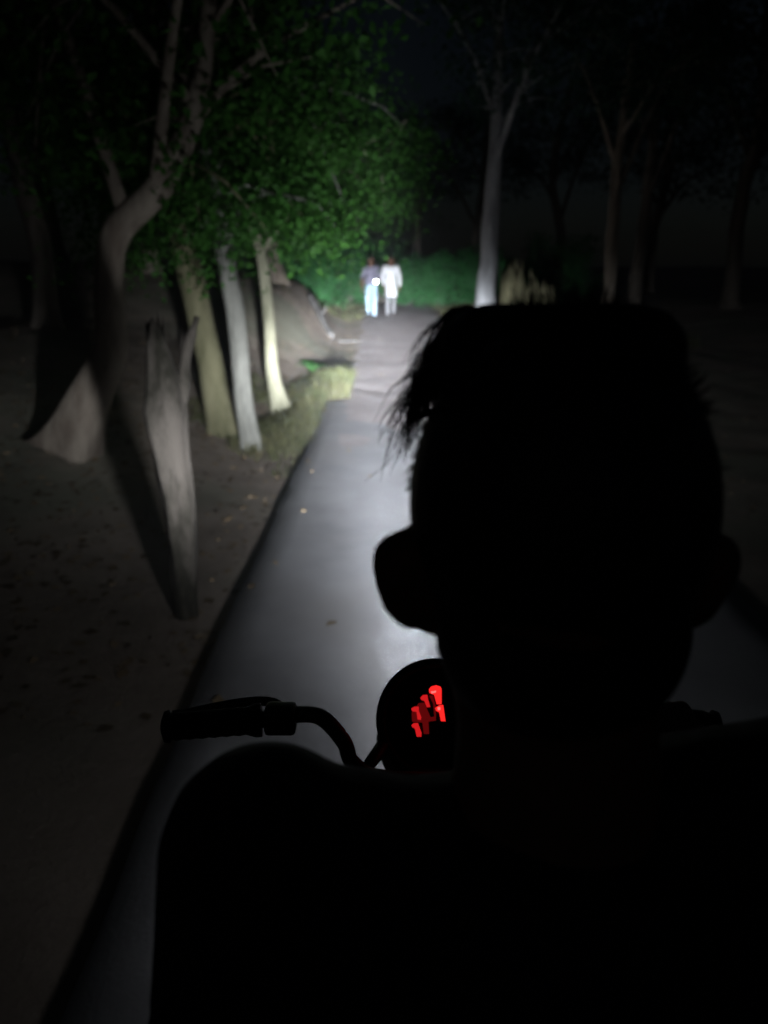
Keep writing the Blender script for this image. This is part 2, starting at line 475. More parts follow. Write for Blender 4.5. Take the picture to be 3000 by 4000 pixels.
# --- trees on the left verge
tree('crooked_tree', 'crooked pale tree with a forked trunk arching over the left verge', (-2.52, 6.25),
     [(-0.05, 0, 0), (0.13, 0, 0.38), (0.36, 0.05, 0.85), (0.40, 0.08, 1.4), (0.50, 0.1, 1.75), (0.88, 0.15, 2.12), (1.16, 0.3, 2.8), (1.3, 0.4, 3.8)],
     [0.20, 0.17, 0.125, 0.105, 0.11, 0.10, 0.07, 0.04], M['bark_brown'], M['leaf'], 2.0, 1.3, 4500, 0.09, 7, seed=1, flare=1.5, crown_c=(0.8, 0.3, 4.0), limb_from=0.5)
def snag():
    x, y = -1.03, 3.78; z0 = gz(x, y) - 0.06
    t = empty('broken_trunk', (x, y, z0 + .06), 'thin blotchy broken-off trunk standing closest to the raised path edge', 'tree trunk')
    P = spline([(x, y, z0), (x + .012, y, z0 + .4), (x - .012, y + .01, z0 + .85), (x - .03, y + .03, z0 + 1.15), (x - .055, y + .04, z0 + 1.5)], 9); rr = lerp_r([.062, .070, .088, .10, .045], 9)
    n = 28; last = len(P) - 1
    def wob(i, k, an, p):
        h = p.z - z0
        return 1 + .28 * noise.noise(Vector((math.cos(an) * 1.4, math.sin(an) * 1.4, h * 2.2))) + .08 * math.cos(an * 5 + h * 2) + .08 * noise.noise(Vector((math.cos(an) * 5, math.sin(an) * 5, h * 5)))
    m = MB().tube(P, rr, n, wob=wob)
    for k in range(n):                              # ragged break
        q = m.v[last * n + k]; m.v[last * n + k] = (q[0], q[1], q[2] + .14 * noise.noise(Vector((math.cos(k / n * 6.283) * 2.5, math.sin(k / n * 6.283) * 2.5, 1))) + (.04 if k % 3 == 0 else -.03))
    m.build('trunk', M['bark_snag'], t)
    q = P[24]
    MB().tube(spline([q, q + Vector((.07, .02, .14)), q + Vector((.10, .05, .34)), q + Vector((.16, .08, .52))], 4), [.045] * 3 + [.036] * 4 + [.026] * 4 + [.014] * 2, 10).build('branch', M['bark_snag'], t)
snag()
tree('slender_tree', 'mossy yellowish trunk, thickest of the row along the verge', (-1.66, 8.1),
     [(0, 0, 0), (-0.10, 0.05, 0.7), (-0.26, 0.1, 1.6), (-0.42, 0.15, 2.6), (-0.5, 0.3, 3.8), (-0.5, 0.4, 5.2)],
     [0.15, 0.14, 0.13, 0.12, 0.10, 0.05], M['bark_moss'], M['leaf'], 1.7, 1.0, 14000, 0.065, 9, seed=3, flare=1.3, limb_from=0.45, crown_c=(-0.3, -0.2, 2.85), hang=0.5)
tree('slender_tree', 'straight grey-white trunk in the middle of the verge row', (-1.32, 7.7),
     [(0, 0, 0), (-0.06, 0.03, 0.7), (-0.14, 0.08, 1.6), (-0.22, 0.1, 2.6), (-0.3, 0.1, 3.8), (-0.25, 0.2, 5.0)],
     [0.10, 0.095, 0.09, 0.08, 0.065, 0.03], M['bark_grey'], M['leaf'], 1.5, 0.9, 14000, 0.06, 9, seed=4, flare=1.35, limb_from=0.45, crown_c=(0.0, 0.2, 2.7), hang=0.5)
tree('slender_tree', 'thin pale trunk with a flared forked foot beside the verge grass', (-1.27, 9.7),
     [(0.02, 0, 0), (-0.08, 0.02, 0.5), (-0.13, 0.05, 1.3), (-0.20, 0.1, 2.0), (-0.38, 0.1, 2.7), (-0.55, 0.1, 3.8), (-0.5, 0.2, 4.8)],
     [0.085, 0.08, 0.07, 0.06, 0.055, 0.045, 0.025], M['bark_pale'], M['leaf'], 1.6, 0.9, 14000, 0.06, 9, seed=5, flare=2.1, limb_from=0.45, crown_c=(0.15, 0.3, 2.75), hang=0.5)
tree('slender_tree', 'dark trunk half hidden behind the mossy trunk', (-2.75, 11.6),
     [(0, 0, 0), (-0.05, 0, 1.0), (-0.15, 0, 2.4), (-0.2, 0.1, 4.0), (-0.15, 0.2, 5.4)],
     [0.13, 0.12, 0.11, 0.09, 0.05], M['bark_dark'], M['leaf'], 2.0, 1.2, 12000, 0.075, 9, seed=6, limb_from=0.4, crown_c=(0.4, 0, 2.8), hang=0.5)
tree('slender_tree', 'grey trunk rooted on top of the earth bank', (-2.35, 18.6),
     [(0, 0, 0), (-0.12, 0, 0.6), (-0.22, 0, 1.4), (-0.35, 0.1, 2.6), (-0.3, 0.2, 4.4)],
     [0.17, 0.15, 0.13, 0.11, 0.06], M['bark_brown'], M['leaf_b'], 2.3, 1.3, 7500, 0.10, 8, seed=8, flare=1.4, limb_from=0.4, crown_c=(0.5, 0, 3.0), hang=0.5)
tree('slender_tree', 'dim trunk in the dark behind the crooked tree', (-4.6, 11.0),
     [(0, 0, 0), (0.05, 0, 1.2), (-0.1, 0, 2.6), (0, 0.1, 5.2)],
     [0.16, 0.14, 0.12, 0.05], M['bark_dark'], M['leaf'], 2.4, 1.4, 6000, 0.10, 7, seed=9, limb_from=0.4, crown_c=(0.4, 0, 4.0))
tree('slender_tree', 'trunk with low green boughs uphill of the earth bank', (-4.4, 15.5),
     [(0, 0, 0), (0.05, 0, 1.2), (0.2, 0, 2.6), (0.1, 0.1, 4.8)],
     [0.15, 0.14, 0.11, 0.05], M['bark_brown'], M['leaf_b'], 2.6, 1.3, 8000, 0.10, 8, seed=10, limb_from=0.35, crown_c=(0.6, 0, 2.9), hang=0.4)
# --- right side
tree('buttressed_tree', 'bluish-white trunk with a flared foot right of the track', (1.76, 14.2),
     [(-0.06, 0, 0), (-0.03, 0, 0.6), (0.02, 0, 1.4), (0.05, 0, 2.4), (0.1, 0.1, 3.8), (0.1, 0.2, 5.6)],
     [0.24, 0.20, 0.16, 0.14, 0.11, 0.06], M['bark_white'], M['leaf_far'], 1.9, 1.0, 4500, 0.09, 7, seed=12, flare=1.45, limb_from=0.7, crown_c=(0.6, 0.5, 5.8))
tree('slender_tree', 'faint thin trunk in the dark right of the stump', (4.15, 15.2),
     [(0, 0, 0), (0.03, 0, 1.4), (0.0, 0, 3.0), (0.1, 0, 5.4)],
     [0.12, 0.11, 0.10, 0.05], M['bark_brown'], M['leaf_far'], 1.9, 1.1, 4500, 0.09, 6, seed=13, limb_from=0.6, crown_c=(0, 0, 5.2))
tree('slender_tree', 'faint dark trunk farthest from the path on the right', (5.2, 17.0),
     [(0, 0, 0), (0.03, 0, 1.4), (0.1, 0, 3.0), (0.1, 0, 5.6)],
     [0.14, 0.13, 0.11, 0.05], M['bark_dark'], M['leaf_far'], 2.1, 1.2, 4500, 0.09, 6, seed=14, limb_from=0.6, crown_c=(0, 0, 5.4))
# --- far wood
far = [(-9, 27), (-6.3, 30), (-3.6, 33), (-1.2, 37), (1.4, 39), (3.8, 34), (6.4, 31), (9.0, 28), (12, 24), (-12, 22), (8.5, 20), (-7.5, 19)]
for i, (x, y) in enumerate(far):
    rnd = random.Random(100 + i)
    h = rnd.uniform(6, 8)
    tree('forest_tree', 'dark tree of the wood that closes off the track', (x, y),
         [(0, 0, 0), (rnd.uniform(-.2, .2), 0, h * .3), (rnd.uniform(-.3, .3), 0, h * .6), (rnd.uniform(-.3, .3), 0, h)],
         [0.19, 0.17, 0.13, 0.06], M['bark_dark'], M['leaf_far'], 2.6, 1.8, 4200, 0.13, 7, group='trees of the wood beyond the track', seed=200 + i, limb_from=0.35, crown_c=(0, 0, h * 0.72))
# --- shrubs
for i, (x, y, h, r) in enumerate([(0.9, 30.5, 1.7, 1.0), (1.9, 28.6, 1.9, 0.95), (3.0, 28.0, 2.0, 1.1), (4.3, 27.2, 2.0, 1.2), (5.8, 26.5, 2.1, 1.3), (3.9, 21.5, 1.5, 0.9)]):
    shrub('leafy green shrub in the hedge right of the walkers', (x, y), h, r, 5200, M['leaf_b'], 0.10, 'hedge shrubs right of the track', 300 + i)
for i, (x, y, h, r) in enumerate([(-1.7, 23.0, 1.7, 0.75), (-2.7, 24.2, 2.3, 1.1), (-1.3, 28.5, 2.2, 1.0), (-3.6, 26.5, 2.8, 1.4), (-2.3, 30.0, 2.8, 1.3), (-0.2, 33.0, 2.6, 1.4)]):
    shrub('leafy green shrub behind the earth bank', (x, y), h, r, 5200, M['leaf_b'], 0.10, 'shrubs behind the earth bank', 320 + i)

# --- stump: fluted, jagged top
def stump():
    x, y = 2.31, 13.0; z0 = gz(x, y) - 0.05
    t = empty('tree_stump', (x, y, z0 + 0.05), 'tall broken stump with fluted yellowish sides beside the bluish-white trunk', 'stump')
    n = 56; hs = [0, 0.08, 0.2, 0.4, 0.65, 0.9, 1.15, 1.4, 1.6]
    v = []; f = []
    top = []
    for k in range(n):
        an = 2 * math.pi * k / n
        side = math.cos(an)
        tp = 1.40 - 0.22 * side + 0.35 * noise.noise(Vector((math.cos(an) * 2.2, math.sin(an) * 2.2, 3))) + 0.16 * math.sin(an * 11)
        top.append(tp)
    for h in hs:
        q = h / hs[-1]
        for k in range(n):
            an = 2 * math.pi * k / n
            r = 0.44 + 0.20 * math.exp(-h / 0.4) - 0.06 * q
            r *= 1 + 0.13 * math.cos(an * 9 + 0.6 * math.sin(h * 2)) + 0.16 * noise.noise(Vector((math.cos(an) * 2, math.sin(an) * 2, h * 0.8)))
            v.append((x + r * math.cos(an), y + r * math.sin(an), z0 + q * top[k]))
    m = len(hs)
    for j in range(m - 1):
        for k in range(n):
            k2 = (k + 1) % n; f.append((j * n + k, j * n + k2, (j + 1) * n + k2, (j + 1) * n + k))
    b = len(v)
    for k in range(n):
        an = 2 * math.pi * k / n
        p = v[(m - 1) * n + k]; v.append((x + (p[0] - x) * 0.72, y + (p[1] - y) * 0.72, p[2] - 0.05))
    for k in range(n): v.append((x + 0.08 * math.cos(6.283 * k / n), y + 0.08 * math.sin(6.283 * k / n), z0 + 0.8))
    for k in range(n):
        k2 = (k + 1) % n
        f.append(((m - 1) * n + k, (m - 1) * n + k2, b + k2, b + k)); f.append((b + k, b + k2, b + n + k2, b + n + k))
    f.append(tuple(b + n + k for k in range(n)))
    MB().add(v, f).build('trunk', M['stump'], t)
    for k, (a0, ln) in enumerate([(-2.0, 0.55), (-1.0, 0.6), (0.1, 0.65), (2.6, 0.5), (3.4, 0.6)]):
        p = [Vector((x + math.cos(a0) * r_, y + math.sin(a0) * r_, 0)) for r_ in (0.30, 0.45, 0.45 + ln)]
        p[0].z = z0 + 0.28; p[1].z = z0 + 0.12; p[2].z = gz(p[2].x, p[2].y) - 0.03
        P = spline(p, 5); MB().tube(P, [0.10 * (1 - 0.7 * i / (len(P) - 1)) for i in range(len(P))], 8).build('root', M['stump'], t)
    # dead splinters standing on the rim
    for k in range(14):
        an = k * 0.449; r0 = 0.27; bz = z0 + top[int(an / 6.283 * n) % n] - 0.1
        e = Vector((x + math.cos(an) * r0 * 1.02, y + math.sin(an) * r0 * 1.02, bz))
        MB().tube([e, e + Vector((random.gauss(0, .02), random.gauss(0, .02), random.uniform(.12, .32)))], [0.035, 0.006], 5).build('splinter', M['stump'], t)
stump()

# fallen log on the bank crest
def fallen(name, label, a, b, r, m, cat, seed):
    rnd = random.Random(seed); a = Vector(a); b = Vector(b)
    a.z = gz(a.x, a.y) + r * 0.6; b.z = gz(b.x, b.y) + r * 0.5
    t = empty(name, ((a + b) / 2 - Vector((0, 0, r))), label, cat)
    n = 12; P = []
    for i in range(n + 1):
        p = a.lerp(b, i / n); p.z = gz(p.x, p.y) + r * 0.55; p += Vector((rnd.gauss(0, r * .15), rnd.gauss(0, r * .15), 0)); P.append(p)
    MB().tube(P, [r * (1.05 - 0.35 * i / n) for i in range(n + 1)], 12, wob=lambda i, k, an, p: 1 + 0.15 * noise.noise(Vector((an, i * .5, seed)))).build('trunk', m, t)
    q = P[n // 2]; e = q + Vector((0.15, -0.1, r * 2.2))
    MB().tube([q, e], [r * .4, r * .25], 8).build('branch_stub', m, t)
fallen('fallen_log', 'weathered grey log lying down the slope of the earth bank', (-1.75, 19.2, 0), (-1.12, 17.4, 0), 0.10, M['log'], 'log', 3)
fallen('fallen_branch', 'short pale branch lying flat at the foot of the earth bank', (-0.98, 17.2, 0), (-0.46, 17.1, 0), 0.025, M['log'], 'branch', 5)

# stones
def stone(label, x, y, s, seed, sc=(1, .8, .6)):
    rnd = random.Random(seed)
    bm = bmesh.new(); bmesh.ops.create_icosphere(bm, subdivisions=3, radius=1)
    for v_ in bm.verts:
        p = v_.co.copy(); k = 1 + 0.35 * noise.noise(p * 1.2 + Vector((seed, 0, 0))) + 0.08 * noise.noise(p * 4)
        v_.co = Vector((p.x * sc[0], p.y * sc[1], p.z * sc[2])) * k * s
        v_.co += Vector((x, y, gz(x, y) + s * sc[2] * 0.45))
    me = bpy.data.meshes.new('stone'); bm.to_mesh(me); bm.free(); me.shade_smooth()
    o = bpy.data.objects.new('stone', me); C.objects.link(o); me.materials.append(M['stone']); tag(o, label, 'stone')
stone('pale rounded stone in the grass beside the bright weed', -0.92, 12.3, 0.13, 1)
stone('small flat pale stone between the verge grass and the track', -0.62, 11.4, 0.10, 4, (1.3, .9, .4))

# bright weed
def weed(label, x, y, h, n, seed):
    rnd = random.Random(seed); z0 = gz(x, y) - 0.01
    t = empty('weed', (x, y, z0 + 0.01), label, 'plant')
    st = MB()
    for k in range(n):
        an = 2.399 * k; le = h * rnd.uniform(0.7, 1.1)
        d = Vector((math.cos(an), math.sin(an), 0)); s = Vector((x, y, z0)); w = Vector((-d.y, d.x, 0)) * le * 0.11
        vs = []; fs = []
        for i in range(7):
            q = i / 6; c = s + d * le * 0.75 * q + Vector((0, 0, le * (1.15 * q - 0.75 * q * q))); ww = w * math.sin(math.pi * min(q * 0.92 + 0.08, 1)) 
            vs += [c - ww, c + Vector((0, 0, -le * 0.03)), c + ww]
        for i in range(6):
            for j in range(2): fs.append((i * 3 + j, i * 3 + j + 1, i * 3 + j + 4, i * 3 + j + 3))
        MB().add(vs, fs).build('leaf', M['plant'], t)
    return t
weed('bright green broad-leaved weed at the edge of the verge grass', -1.12, 12.6, 0.42, 11, 1)
weed('small green weed at the foot of the thin pale trunk', -0.95, 10.1, 0.26, 8, 2)

# grass on the verge: uncountable
def grass(name, label, n, sampler, h):
    pts = []
    while len(pts) < n:
        p = sampler()
        if p is not None: pts.append(p)
    V = np.zeros((n, 5, 3)); 
    for i, (x, y, k) in enumerate(pts):
        z = gz(x, y) - 0.01; hh = h * k * random.uniform(0.5, 1.2); an = random.uniform(0, 6.283); d = np.array((math.cos(an), math.sin(an), 0)); s = np.array((-d[1], d[0], 0)) * random.uniform(.004, .008)
        b = np.array((x, y, z)); bend = random.uniform(0.15, 0.75) * hh
        V[i] = [b - s, b + s, b + d * bend * 0.35 + s * .8 + (0, 0, hh * .65), b + d * bend * 0.35 - s * .8 + (0, 0, hh * .65), b + d * bend + (0, 0, hh)]
    V = V.reshape(-1, 3); i = np.arange(n) * 5
    F = np.concatenate([np.stack([i, i + 1, i + 2], 1), np.stack([i, i + 2, i + 3], 1), np.stack([i + 3, i + 2, i + 4], 1)])
    o = link(name, np_mesh(name, V, F), M['grass']); tag(o, label, None, None, 'stuff')
def s1():
    y = random.uniform(6.6, 12.8); x = random.uniform(-2.2, -0.45)
    lim = PL + 0.02 + edge_wob(y, 0) if y < PEND else -0.45 - 0.25 * noise.noise(Vector((y, 0, 0)))
    if x > lim: return None
    d = noise.noise(Vector((x * 1.2, y * 0.9, 5.0))) * 0.5 + 0.5 - 0.5 * sm(0.9, 1.9, -x) - 0.6 * sm(11.0, 12.8, y)
    d -= 0.35 * (1 - sm(6.6, 8.3, y))
    if random.random() > d * 1.4: return None
    return (x, y, (0.4 + d) * (1.0 + 0.9 * sm(8.0, 9.4, y) * sm(-1.15, -0.85, x)))
grass('verge_grass', 'short yellow-green grass on the left verge', 9000, s1, 0.16)
def s2():
    y = random.uniform(15, 30); x = random.uniform(-5, 6)
    if -0.6 < x < 1.7: return None
    d = noise.noise(Vector((x * .8, y * .6, 9.0))) * 0.5 + 0.5
    if x < 0 and y < 21.5: d -= 0.75
    if random.random() > d * 1.2: return None
    return (x, y, 0.4 + d)
grass('rough_grass', 'rough grass tufts along the far part of the track', 9000, s2, 0.24)

# dry leaves scattered
pts = []
while len(pts) < 5200:
    y = random.uniform(2.6, 24) if random.random() < .8 else random.uniform(3, 10); x = random.gauss(-2.2, 1.6) if random.random() < .7 else random.uniform(-5, 6)
    on = PL < x < PR and y < PEND
    if on and random.random() > .03 + 0.10 * sm(0.25, 0.0, x - PL): continue
    if not on and -0.5 < x < 1.6 and random.random() > .3: continue
    pts.append((x, y, (0.004 if on else gz(x, y)) + 0.012))
V, F = leaves(np.array(pts), (0, 0, 3.0), 0.075)
V[:, 2] = np.array([max(p[2] - 0.008, z_) if True else 0 for p, z_ in zip(np.repeat(np.array(pts), 4, 0), np.repeat(np.array(pts), 4, 0)[:, 2] + (V[:, 2] - np.repeat(np.array(pts), 4, 0)[:, 2]) * 0.3)])
tag(link('leaf_litter', np_mesh('leaf_litter', V, F), M['litter']), 'dry brown leaves strewn over the earth', None, None, 'stuff')

# ------------------------------------------------------------------ people
def rotz(a): return Matrix.Rotation(a, 3, 'Z')

def hand(mb, wrist, fwd, nrm, side, curl=0.5, s=1.0):
    """palm, four jointed fingers, thumb. nrm = palm-side normal; side = +1 thumb towards fwd x nrm"""
    f = Vector(fwd).normalized(); nr = Vector(nrm); nr = (nr - f * nr.dot(f)).normalized(); sd = f.cross(nr) * side
    w = Vector(wrist)
    for t in (-0.026, -0.009, 0.009, 0.026):
        mb.cap(w + sd * t * 0.6 * s, w + f * 0.085 * s + sd * t * s, 0.014 * s, 0.0125 * s, 8)
    for t, L in ((0.029, 0.068), (0.0105, 0.077), (-0.0095, 0.072), (-0.028, 0.055)):
        p = w + f * 0.088 * s + sd * t * s; d = f.copy(); a = curl * 0.9
        for j, (q, r0, r1) in enumerate(((0.45, .0092, .0085), (0.30, .0085, .0078), (0.25, .0078, .0066))):
            d = (f * math.cos(a) + nr * math.sin(a)); e = p + d * L * q * s; mb.cap(p, e, r0 * s, r1 * s, 8); p = e; a += curl * 1.1
    p = w + f * 0.025 * s + sd * 0.03 * s; d = (f * 0.65 + sd * 0.7 + nr * 0.3).normalized()
    for L, r0, r1 in ((0.04, .0125, .0105), (0.033, .0105, .0095), (0.026, .0095, .0075)):
        e = p + d * L * s; mb.cap(p, e, r0 * s, r1 * s, 8); p = e; d = (d + f * 0.35 + nr * (0.25 + 0.5 * curl) - sd * 0.15).normalized()

def head(mb, c, yaw=0.0, pitch=0.0, s=1.0, ears=True):
    """c = skull centre, face towards -Y rotated by yaw"""
    m = rotz(yaw) @ Matrix.Rotation(pitch, 3, 'X'); c = Vector(c)
    def P(x, y, z): return c + m @ Vector((x * s, y * s, z * s))
    mb.ell(P(0, 0.012, 0.0), (0.078 * s, 0.096 * s, 0.098 * s), m, 24, 16)
    mb.ell(P(0, -0.035, -0.055), (0.062 * s, 0.060 * s, 0.075 * s), m, 20, 14)
    mb.ell(P(0, -0.055, -0.105), (0.030 * s, 0.030 * s, 0.026 * s), m)            # chin
    mb.ell(P(0, -0.075, 0.010), (0.055 * s, 0.022 * s, 0.014 * s), m)             # brow
    mb.cap(P(0, -0.088, -0.005), P(0, -0.110, -0.045), 0.008 * s, 0.013 * s, 8)   # nose
    mb.ell(P(0.012, -0.098, -0.048), (.009 * s, .010 * s, .007 * s), m, 8, 6); mb.ell(P(-0.012, -0.098, -0.048), (.009 * s, .010 * s, .007 * s), m, 8, 6)
    mb.ell(P(0, -0.090, -0.073), (.024 * s, .010 * s, .006 * s), m, 12, 6); mb.ell(P(0, -0.088, -0.084), (.020 * s, .010 * s, .007 * s), m, 12, 6)
    for q in (-1, 1):
        mb.ell(P(q * 0.042, -0.075, -0.035), (.018 * s, .016 * s, .018 * s), m, 10, 8)
        mb.ell(P(q * 0.031, -0.080, -0.008), (.013 * s, .010 * s, .008 * s), m, 10, 6)
        if ears:
            r = m @ Matrix.Rotation(q * 0.55, 3, 'Z') @ Matrix.Rotation(-0.15, 3, 'X')
            mb.ell(P(q * 0.084, 0.012, -0.022), (.009 * s, .020 * s, .032 * s), r, 12, 10)
            mb.ell(P(q * 0.090, 0.020, -0.012), (.007 * s, .014 * s, .021 * s), r, 12, 10)
            mb.ell(P(q * 0.079, 0.002, -0.047), (.008 * s, .011 * s, .011 * s), r, 10, 8)
    return P, m

def eyes(parent, P, m, s=1.0):
    for q in (-1, 1):
        MB().ell(P(q * 0.031, -0.083, -0.008), (.0115 * s, .0085 * s, .006 * s), m, 10, 6).build('eye', M['eye'], parent)
M['eye'] = mat('eye', (0.5, 0.48, 0.45), 0.3, (0.03, 0.02, 0.015), 90)

# --- the rider, seen from behind
BX = 0.075                                       # centre line of the motorcycle
def rider():
    t = empty('person', (BX, 0.22, 0.80), 'black silhouette of a short-haired rider in a dark jacket, seen from behind', 'person')
    hc = (0.1, 0.452, 1.480)
    b = MB()
    P, m = head(b, hc, math.pi - 0.04, 0.05, 1.04, ears=False)
    X0 = hc[0]
    for q in (-1, 1):                            # ears stand off the head
        r = Matrix.Rotation(-q * 0.75, 3, 'Z')
        b.ell((X0 + q * 0.088, 0.430, 1.447), (.013, .024, .030), r, 14, 12)
        b.ell((X0 + q * 0.093, 0.424, 1.456), (.011, .019, .020), r, 14, 12)
        b.ell((X0 + q * 0.084, 0.436, 1.424), (.011, .015, .013), r, 12, 10)
        b.cap((X0 + q * 0.07, 0.45, 1.46), (X0 + q * 0.07, 0.45, 1.42), .02, .018)
    b.cap((X0, 0.44, 1.45), (X0 + 0.004, 0.42, 1.36), 0.072, 0.060, 20)
    b.cap((X0 + 0.004, 0.42, 1.36), (X0 + 0.004, 0.39, 1.27), 0.060, 0.066, 20)
    # torso, pelvis
    b.ell((BX + .012, 0.36, 1.16), (0.165, 0.105, 0.16)); b.ell((BX, 0.27, 0.98), (0.145, 0.105, 0.16)); b.ell((BX, 0.21, 0.86), (0.165, 0.12, 0.10))
    SL = Vector((-0.073, 0.405, 1.276)); SR = Vector((0.285, 0.405, 1.308)); SN = Vector((0.02, 0.40, 1.264))
    b.cap(SL, SN, 0.048, 0.05); b.cap(SN, SR, 0.05, 0.052)
    EL = Vector((-0.125, 0.43, 1.00)); HL = Vector((-0.075, 0.645, 0.905))
    ER = Vector((0.405, 0.56, 1.06)); HR = Vector((0.375, 0.83, 1.055))
    b.cap(SL, EL, .052, .042); b.cap(EL, HL, .042, .028); b.cap(SR, ER, .052, .042); b.cap(ER, HR, .042, .028)
    hand(b, HL, (0.12, 0.95, -0.25), (0.1, -0.25, -1), 1, 0.25)
    hand(b, HR, (-0.1, 0.97, 0.12), (0, 0, -1), -1, 1.15)
    KN = []
    for q in (-1, 1):
        h = Vector((BX + q * .09, .22, .85)); k = Vector((BX + q * .185, .645, .815)); a = Vector((BX + q * .175, .47, .43)); KN.append((h, k, a))
        b.cap(h, k, .088, .060); b.cap(k, a, .058, .040); b.cap(a, a + Vector((q * .02, .15, -.045)), .038, .030)
    b.remesh('body', M['skin'], t, 0.005, 5)
    eyes(t, P, m, 1.04)
    # jacket: collar to wrists and hips
    j = MB()
    j.ell((BX + .012, 0.36, 1.16), (0.182, 0.122, 0.165)); j.ell((BX, 0.27, 0.99), (0.162, 0.122, 0.165)); j.ell((BX, 0.21, 0.88), (0.18, 0.135, 0.08))
    j.cap(SL, SN, .058, .056, 18); j.cap(SN, SR, .056, .060, 18)
    j.cap((X0 + .006, .39, 1.255), (X0 + .008, .40, 1.275), .076, .068, 22)
    j.cap(SL, EL, .066, .054, 18); j.cap(EL, EL.lerp(HL, .92), .054, .038, 16)
    j.cap(SR, ER, .066, .054, 18); j.cap(ER, ER.lerp(HR, .92), .054, .038, 16)
    for q in range(7):                           # fabric folds on the upper arm
        a = SL.lerp(EL, .2 + q * .11); j.cap(a + Vector((-.045, -.02, .004)), a + Vector((.03, -.045, -.01)), .014, .012, 8)
    j.remesh('jacket', M['jacket'], t, 0.006, 4)
    k_ = MB()
    k_.ell((BX, 0.215, 0.85), (0.178, 0.132, 0.10))
    for (h, k, a) in KN: k_.cap(h, k, .100, .072, 18); k_.cap(k, k.lerp(a, .92), .070, .056, 18)
    k_.remesh('trousers', M['trouser'], t, 0.007, 4)
    for q, (h, k, a) in zip((-1, 1), KN):
        s = MB(); s.cap(a + Vector((0, -.03, -.02)), a + Vector((0, 0, .03)), .048, .045); s.cap(a + Vector((0, -.03, -.045)), a + Vector((q * .02, .18, -.062)), .044, .036); s.remesh('shoe', M['shoe'], t, 0.006, 3)
    # hair: cap plus strands
    hcap = MB(); C0 = Vector(hc)
    hcap.ell((X0, .434, 1.492), (.086, .098, .102), None, 28, 18)
    hcap.ell((X0, .405, 1.425), (.072, .058, .065), None, 20, 14)
    hcap.cap((X0 - .040, .47, 1.572), (X0 + .048, .47, 1.572), .030, .030); hcap.cap((X0 - .03, .41, 1.562), (X0 + .03, .41, 1.562), .028, .028)
    hc_o = hcap.remesh('hair', M['hair'], t, 0.006, 3)
    st = MB(); rnd = random.Random(5)
    def strand(p, d1, d2, L, r):
        a = Vector(p); b_ = a + d1.normalized() * L * .5; c_ = b_ + d2.normalized() * L * .5
        st.tube([a, a.lerp(b_, .6) , b_, c_], [r, r, r * .8, r * .15], 3, cap=False)
    for i in range(3200):                        # short brush on crown and sides
        z = rnd.uniform(-.35, 1); an = rnd.uniform(0, 6.283); q = math.sqrt(1 - z * z)
        n = Vector((q * math.cos(an), q * math.sin(an), z))
        if n.y > 0.55 and n.z < 0.3 or n.z < .1: continue
        p = Vector((X0 + n.x * .084, .443 + n.y * .101, 1.488 + n.z * .102))
        up = max(z, 0)
        flat = 1 - sm(.45, .75, z)
        d = n * (1 - .85 * flat) + Vector((0, -.3, -.9)) * flat * .9 + Vector((rnd.gauss(0, .35), rnd.gauss(0, .35), .5 * up + rnd.gauss(0, .25)))
        d2 = d + Vector((rnd.gauss(-.1, .4), rnd.gauss(0, .4), rnd.gauss(-.25 * (1 - up), .3)))
        corner = max(0, abs(n.x) - .25) * up
        strand(p, d, d2, (.006 + .018 * up * up + .003 * corner) * rnd.uniform(.6, 1.4), rnd.uniform(.0007, .0013))
    st_o = st.build('hair_strand', M['hair'], hc_o)
    # wind-blown fringe swept out over the left temple
    st = MB()
    for i in range(460):
        u = rnd.random(); w = rnd.gauss(0, 1)
        root = Vector((X0 - .038 - .020 * u + w * .005, .495 + .012 * w, 1.594 - .040 * u))
        L = rnd.uniform(.5, 1.2)
        mid = root + Vector((-.017 - .004 * w, .004 + .006 * rnd.gauss(0, 1), .004 - .014 * u)) * L
        m2 = mid + Vector((-.011 + .004 * rnd.gauss(0, 1), 0, -.020 + .006 * rnd.gauss(0, 1))) * L
        end = m2 + Vector((-.006 + .005 * rnd.gauss(0, 1), 0, -.019 + .006 * rnd.gauss(0, 1))) * L
        pp = spline([root, mid, m2, end], 3); r = rnd.uniform(.0006, .0011)
        st.tube(pp, [r * (1 - .85 * k / (len(pp) - 1)) for k in range(len(pp))], 3, cap=False)
    st.build('fringe', M['hair'], hc_o)
rider()

